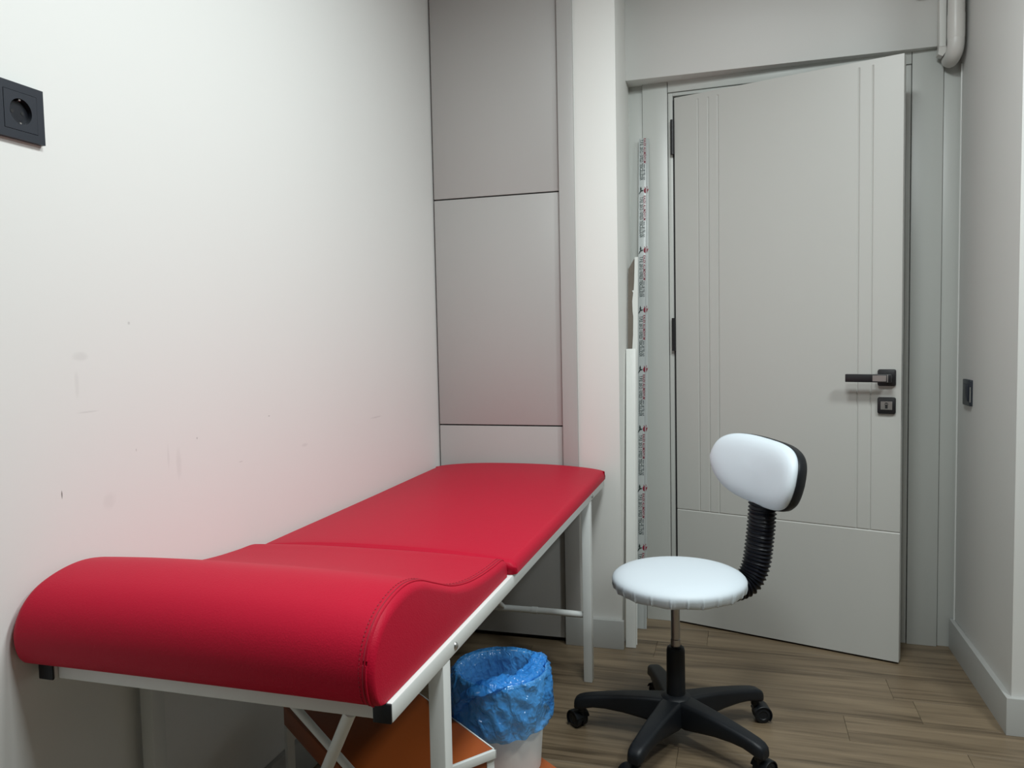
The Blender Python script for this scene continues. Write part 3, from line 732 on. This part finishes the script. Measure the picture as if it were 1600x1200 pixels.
# liner
lin = empty('bin_liner', (BX, BY, BZ))
tag(lin, 'crumpled translucent blue bag lining the white bin', 'bin bag')
from mathutils import noise as mn
def liner():
    bm = nb(); seg = 120; rings = []
    prof = [(R0 - 0.012, 0.02), (R0 - 0.010, 0.06), (R0 - 0.006, 0.10), (R1 - 0.016, 0.14), (R1 - 0.012, 0.17), (R1 - 0.010, 0.20), (R1 - 0.006, 0.222), (R1 - 0.001, BH + 0.003), (R1 + 0.005, BH + 0.005), (R1 + 0.009, BH - 0.002),
            (R1 + 0.010, 0.212), (R1 + 0.011, 0.195), (R1 + 0.011, 0.178), (R1 + 0.012, 0.160), (R1 + 0.011, 0.147), (R1 + 0.010, 0.134), (R1 + 0.009, 0.124), (R1 + 0.006, 0.118), (R1 + 0.004, 0.114)]
    fine = []
    for i in range(len(prof) - 1):
        for k in range(2): t = k / 2; fine.append((prof[i][0] * (1 - t) + prof[i + 1][0] * t, prof[i][1] * (1 - t) + prof[i + 1][1] * t, (i + t)))
    fine.append((*prof[-1], len(prof) - 1))
    GA = math.radians(228)               # where the slack is gathered
    for r, z, s in fine:
        ring = []
        for k in range(seg):
            a = 2 * PI * k / seg
            p = Vector((math.cos(a) * 2.2, math.sin(a) * 2.2, z * 9 + s * 0.02))
            inn = s < 7
            amp = (0.007 if inn else 0.010) * (1 if 1 < s else 0.3)
            if 6.2 < s < 8.8: amp *= 0.35
            n1 = mn.noise(p * 1.6); n2 = mn.noise(p * 4.0 + Vector((3, 1, 7))); n3 = 1 - abs(mn.noise(Vector((math.cos(a) * 3.5 + z * 12, math.sin(a) * 3.5 - z * 14, z * 10)))) * 3.2
            dr = amp * (0.6 * n1 + 0.4 * n2 + 0.75 * n3)
            dr = -abs(dr) * 0.8 if inn else max(dr, -0.0035 if s > 9 else -0.001)
            da = (a - GA + PI) % (2 * PI) - PI
            zz = z
            if not inn:
                hang = (s - 8) / 10.0
                zz = z + 0.012 * math.sin(a * 1.0 + 0.5) * hang + 0.006 * mn.noise(Vector((a * 3, 0, 5))) * hang
                g = math.exp(-(da / 0.22) ** 2)
                dr += g * 0.014 * hang; zz += g * 0.012 * hang
                # folds running to the gather
                dr += 0.0035 * math.sin((da * 9) + hang * 9) * math.exp(-(da / 0.9) ** 2) * hang
            ring.append(bm.verts.new(((r + dr) * math.cos(a), (r + dr) * math.sin(a), zz)))
        rings.append(ring)
    for i in range(len(rings) - 1):
        for k in range(seg): bm.faces.new((rings[i][k], rings[i][(k + 1) % seg], rings[i + 1][(k + 1) % seg], rings[i + 1][k]))
    bm.faces.new(rings[0][::-1])
    return bm
obj('film', liner(), 'bag', lin, angle=75)
def slack():
    # a bunched band of film from the far right of the rim, over the mouth, to the gather in front
    bm = nb(); d = lambda deg, r, z: Vector((r * math.cos(math.radians(deg)), r * math.sin(math.radians(deg)), z))
    pts = catmull([d(48, R1 + 0.004, BH - 0.004), d(42, R1 - 0.004, BH + 0.010), d(20, R1 - 0.022, BH + 0.006), d(-25, R1 - 0.030, BH - 0.004), d(-75, R1 - 0.016, BH + 0.000), d(-100, R1 + 0.012, BH - 0.004), d(-118, R1 + 0.018, BH - 0.040), d(-130, R1 + 0.017, BH - 0.085), d(-133, R1 + 0.015, BH - 0.115)], 7)
    n_ = len(pts)
    def rad(i, n):
        u = i / (n - 1); r = 0.010 + 0.016 * math.sin(PI * min(1, max(0, u * 1.1))) ; return (r, r * 0.45)
    tube(bm, pts, rad, 26)
    for v in bm.verts: v.co += Vector((mn.noise(v.co * 70), mn.noise(v.co * 70 + Vector((5, 5, 5))), mn.noise(v.co * 60 + Vector((9, 1, 2))))) * 0.009
    return bm
obj('slack_fold', slack(), 'bag', lin, angle=75)
# knotted tail of slack film
def tail():
    bm = nb(); a = math.radians(228); o = Vector((math.cos(a), math.sin(a), 0)); t = Vector((-math.sin(a), math.cos(a), 0))
    pts = catmull([o * (R1 + 0.012) + Vector((0, 0, 0.118)), o * (R1 + 0.020) + t * 0.008 + Vector((0, 0, 0.104)), o * (R1 + 0.018) + t * 0.022 + Vector((0, 0, 0.085)), o * (R1 + 0.014) + t * 0.034 + Vector((0, 0, 0.066)), o * (R1 + 0.010) + t * 0.040 + Vector((0, 0, 0.055))], 6)
    def rad(i, n):
        u = i / (n - 1); r = 0.008 + 0.016 * math.sin(min(u * 1.25, 1) * PI * 0.62); r *= 1 if u < 0.85 else (1 - u) / 0.15 * 0.8 + 0.2
        return (r, r * 0.35)
    tube(bm, pts, rad, 26)
    for v in bm.verts: v.co += Vector((mn.noise(v.co * 60), mn.noise(v.co * 60 + Vector((5, 5, 5))), mn.noise(v.co * 50 + Vector((9, 1, 2))))) * 0.004
    return bm
obj('tail', tail(), 'bag', lin, angle=75)

# ================================================================ strips leaning in the door recess
def lean(name, bot, top, label, cat):
    """frame whose z axis runs along the strip; x stays to the right"""
    b, t = Vector(bot), Vector(top); z = (t - b); L = z.length; z.normalize()
    x = Vector((1, 0, 0)); x = (x - z * x.dot(z)).normalized(); y = z.cross(x)
    R = Matrix((x, y, z)).transposed()
    o = bpy.data.objects.new(name, None); o.empty_display_size = 0.05; COL.objects.link(o)
    o.matrix_world = Matrix.Translation(b) @ R.to_4x4()
    return tag(o, label, cat), L
# white casing strip in front
s1, L1 = lean('casing_strip', (-0.394, 2.816, 0.001), (-0.4025, 2.970, 1.094), 'plain white casing strip leaning in front beside the column', 'strip')
obj('board', box(nb(), -0.0185, 0.0185, 0.0, 0.011, 0, L1, 0.0008), 'white_lam', s1)
obj('rebate', box(nb(), -0.0185, -0.0135, 0.011, 0.017, 0, L1, 0.0006), 'white_lam', s1)
# brown-backed offcut
s2, L2 = lean('board_offcut', (-0.394, 2.850, 0.001), (-0.4010, 3.050, 1.443), 'brown raw board offcut with torn white edge behind the white strip', 'board')
bm = nb(); prism(bm, [(-0.0185, 0), (0.004, 0), (0.004, L2 - 0.005), (-0.0185, L2 - 0.045)], 0, 0.010, Matrix(((1, 0, 0, 0), (0, 0, 1, 0), (0, 1, 0, 0), (0, 0, 0, 1))))
obj('core', bm, 'mdf', s2, angle=30)
torn = [(0.019, 0), (0.019, L2)]
edge = [(0.0065, L2), (0.0055, L2 - 0.05), (0.0045, L2 - 0.10), (0.003, L2 - 0.128), (-0.0035, L2 - 0.130), (0.0010, L2 - 0.138), (-0.0025, L2 - 0.17), (-0.001, L2 - 0.21), (0.0015, L2 - 0.23), (0.001, L2 - 0.30), (-0.002, L2 - 0.36), (0.0, 0)]
bm = nb(); prism(bm, torn + edge, -0.004, 0.0, Matrix(((1, 0, 0, 0), (0, 0, 1, 0), (0, 1, 0, 0), (0, 0, 0, 1))))
obj('white_facing', bm, 'white_lam', s2, angle=30)
# printed profile
s3, L3 = lean('printed_profile', (-0.378, 3.008, 0.001), (-0.3645, 3.116, 1.906), 'tall thin silver-grey profile with printed film leaning on the door frame', 'profile')
obj('web', box(nb(), -0.0150, 0.0095, 0.003, 0.008, 0, L3, 0.0006), 'profile', s3)
obj('rib', box(nb(), -0.0185, -0.0150, 0.0, 0.010, 0, L3, 0.0006), 'profile', s3)
obj('rib', box(nb(), 0.0095, 0.0125, 0.001, 0.010, 0, L3, 0.0006), 'profile', s3)
obj('flange', box(nb(), 0.0125, 0.0185, 0.006, 0.010, 0, L3, 0.0006), 'profile', s3)
def text_mesh(name, body, size, length):
    cu = bpy.data.curves.new(name, 'FONT'); cu.body = body; cu.size = size; cu.align_x = 'LEFT'; cu.align_y = 'CENTER'; cu.offset = 0.0004
    o = bpy.data.objects.new(name, cu); COL.objects.link(o)
    dg = bpy.context.evaluated_depsgraph_get(); me = bpy.data.meshes.new_from_object(o.evaluated_get(dg))
    bpy.data.objects.remove(o); bpy.data.curves.remove(cu)
    xs = [v.co.x for v in me.vertices]; k = length / (max(xs) - min(xs)); x0 = min(xs)
    # reads downwards: text x -> -z, text y -> +x
    for v in me.vertices: v.co = Vector((v.co.y, 0.0, -(v.co.x - x0) * k))
    me.name = name; return me
t_black = text_mesh('print_black', 'T.P.E. 2012 / 07023 TESCİLLİDİR', 0.0165, 0.158); t_black.materials.append(M['ink_black'])
t_red = text_mesh('print_red', 'KALEX ALÜMİNYUM', 0.0125, 0.096); t_red.materials.append(M['ink_red'])
t_grey = text_mesh('print_grey', 'SAN. VE TİC. A.Ş.', 0.0060, 0.062); t_grey.materials.append(M['ink_grey'])
def flat_poly(name, polys, m):
    me = bpy.data.meshes.new(name); vs = []; fs = []
    for p in polys:
        b = len(vs); vs += [(x, 0, z) for x, z in p]; fs.append(list(range(b, b + len(p))))
    me.from_pydata(vs, [], fs); me.materials.append(M[m]); return me
def circ(cx, cz, rx, rz, n=14): return [(cx + rx * math.cos(2 * PI * k / n), cz + rz * math.sin(2 * PI * k / n)) for k in range(n)]
emb_red = flat_poly('emblem_bloom', [circ(0.0045, 0.001, 0.0052, 0.0066), [(0.003, 0.006), (0.0005, 0.011), (0.004, 0.0085)], [(0.006, 0.006), (0.0075, 0.012), (0.009, 0.009)], [(0.009, 0.002), (0.012, 0.007), (0.011, 0.001)]], 'ink_red')
emb_blk = flat_poly('emblem_leaf', [[(-0.0008, 0.0005), (-0.0075, -0.0005), (-0.0075, 0.0018), (-0.0008, 0.0025)], [(-0.0068, 0.0), (-0.0095, 0.0045), (-0.0078, 0.0115), (-0.0052, 0.006), (-0.0058, 0.001)], [(-0.0055, 0.001), (-0.0090, -0.0040), (-0.0135, -0.0095), (-0.0105, -0.0020), (-0.0075, 0.002)]], 'ink_black')
def put(name, me, x, z, y=0.0028):
    o = bpy.data.objects.new(name, me); link(o, s3); o.location = (x, y, z); return o
z = L3 - 0.204 + 0.2315
for k in range(8):
    ze = z - k * 0.2315
    if ze < L3: 
        put('emblem_bloom', emb_red, 0.002, ze).scale = (1.5, 1, 1.6); put('emblem_leaf', emb_blk, 0.001, ze, -0.0003).scale = (1.45, 1, 1.6)
    zt = ze - 0.022
    if k == 0: zt = L3 - 0.004
    if zt - 0.17 > 0:
        put('printed_text', t_black, -0.0085, zt)
        put('printed_text', t_red, 0.0040, zt + 0.004)
        put('printed_text', t_grey, 0.0030, zt - 0.096)
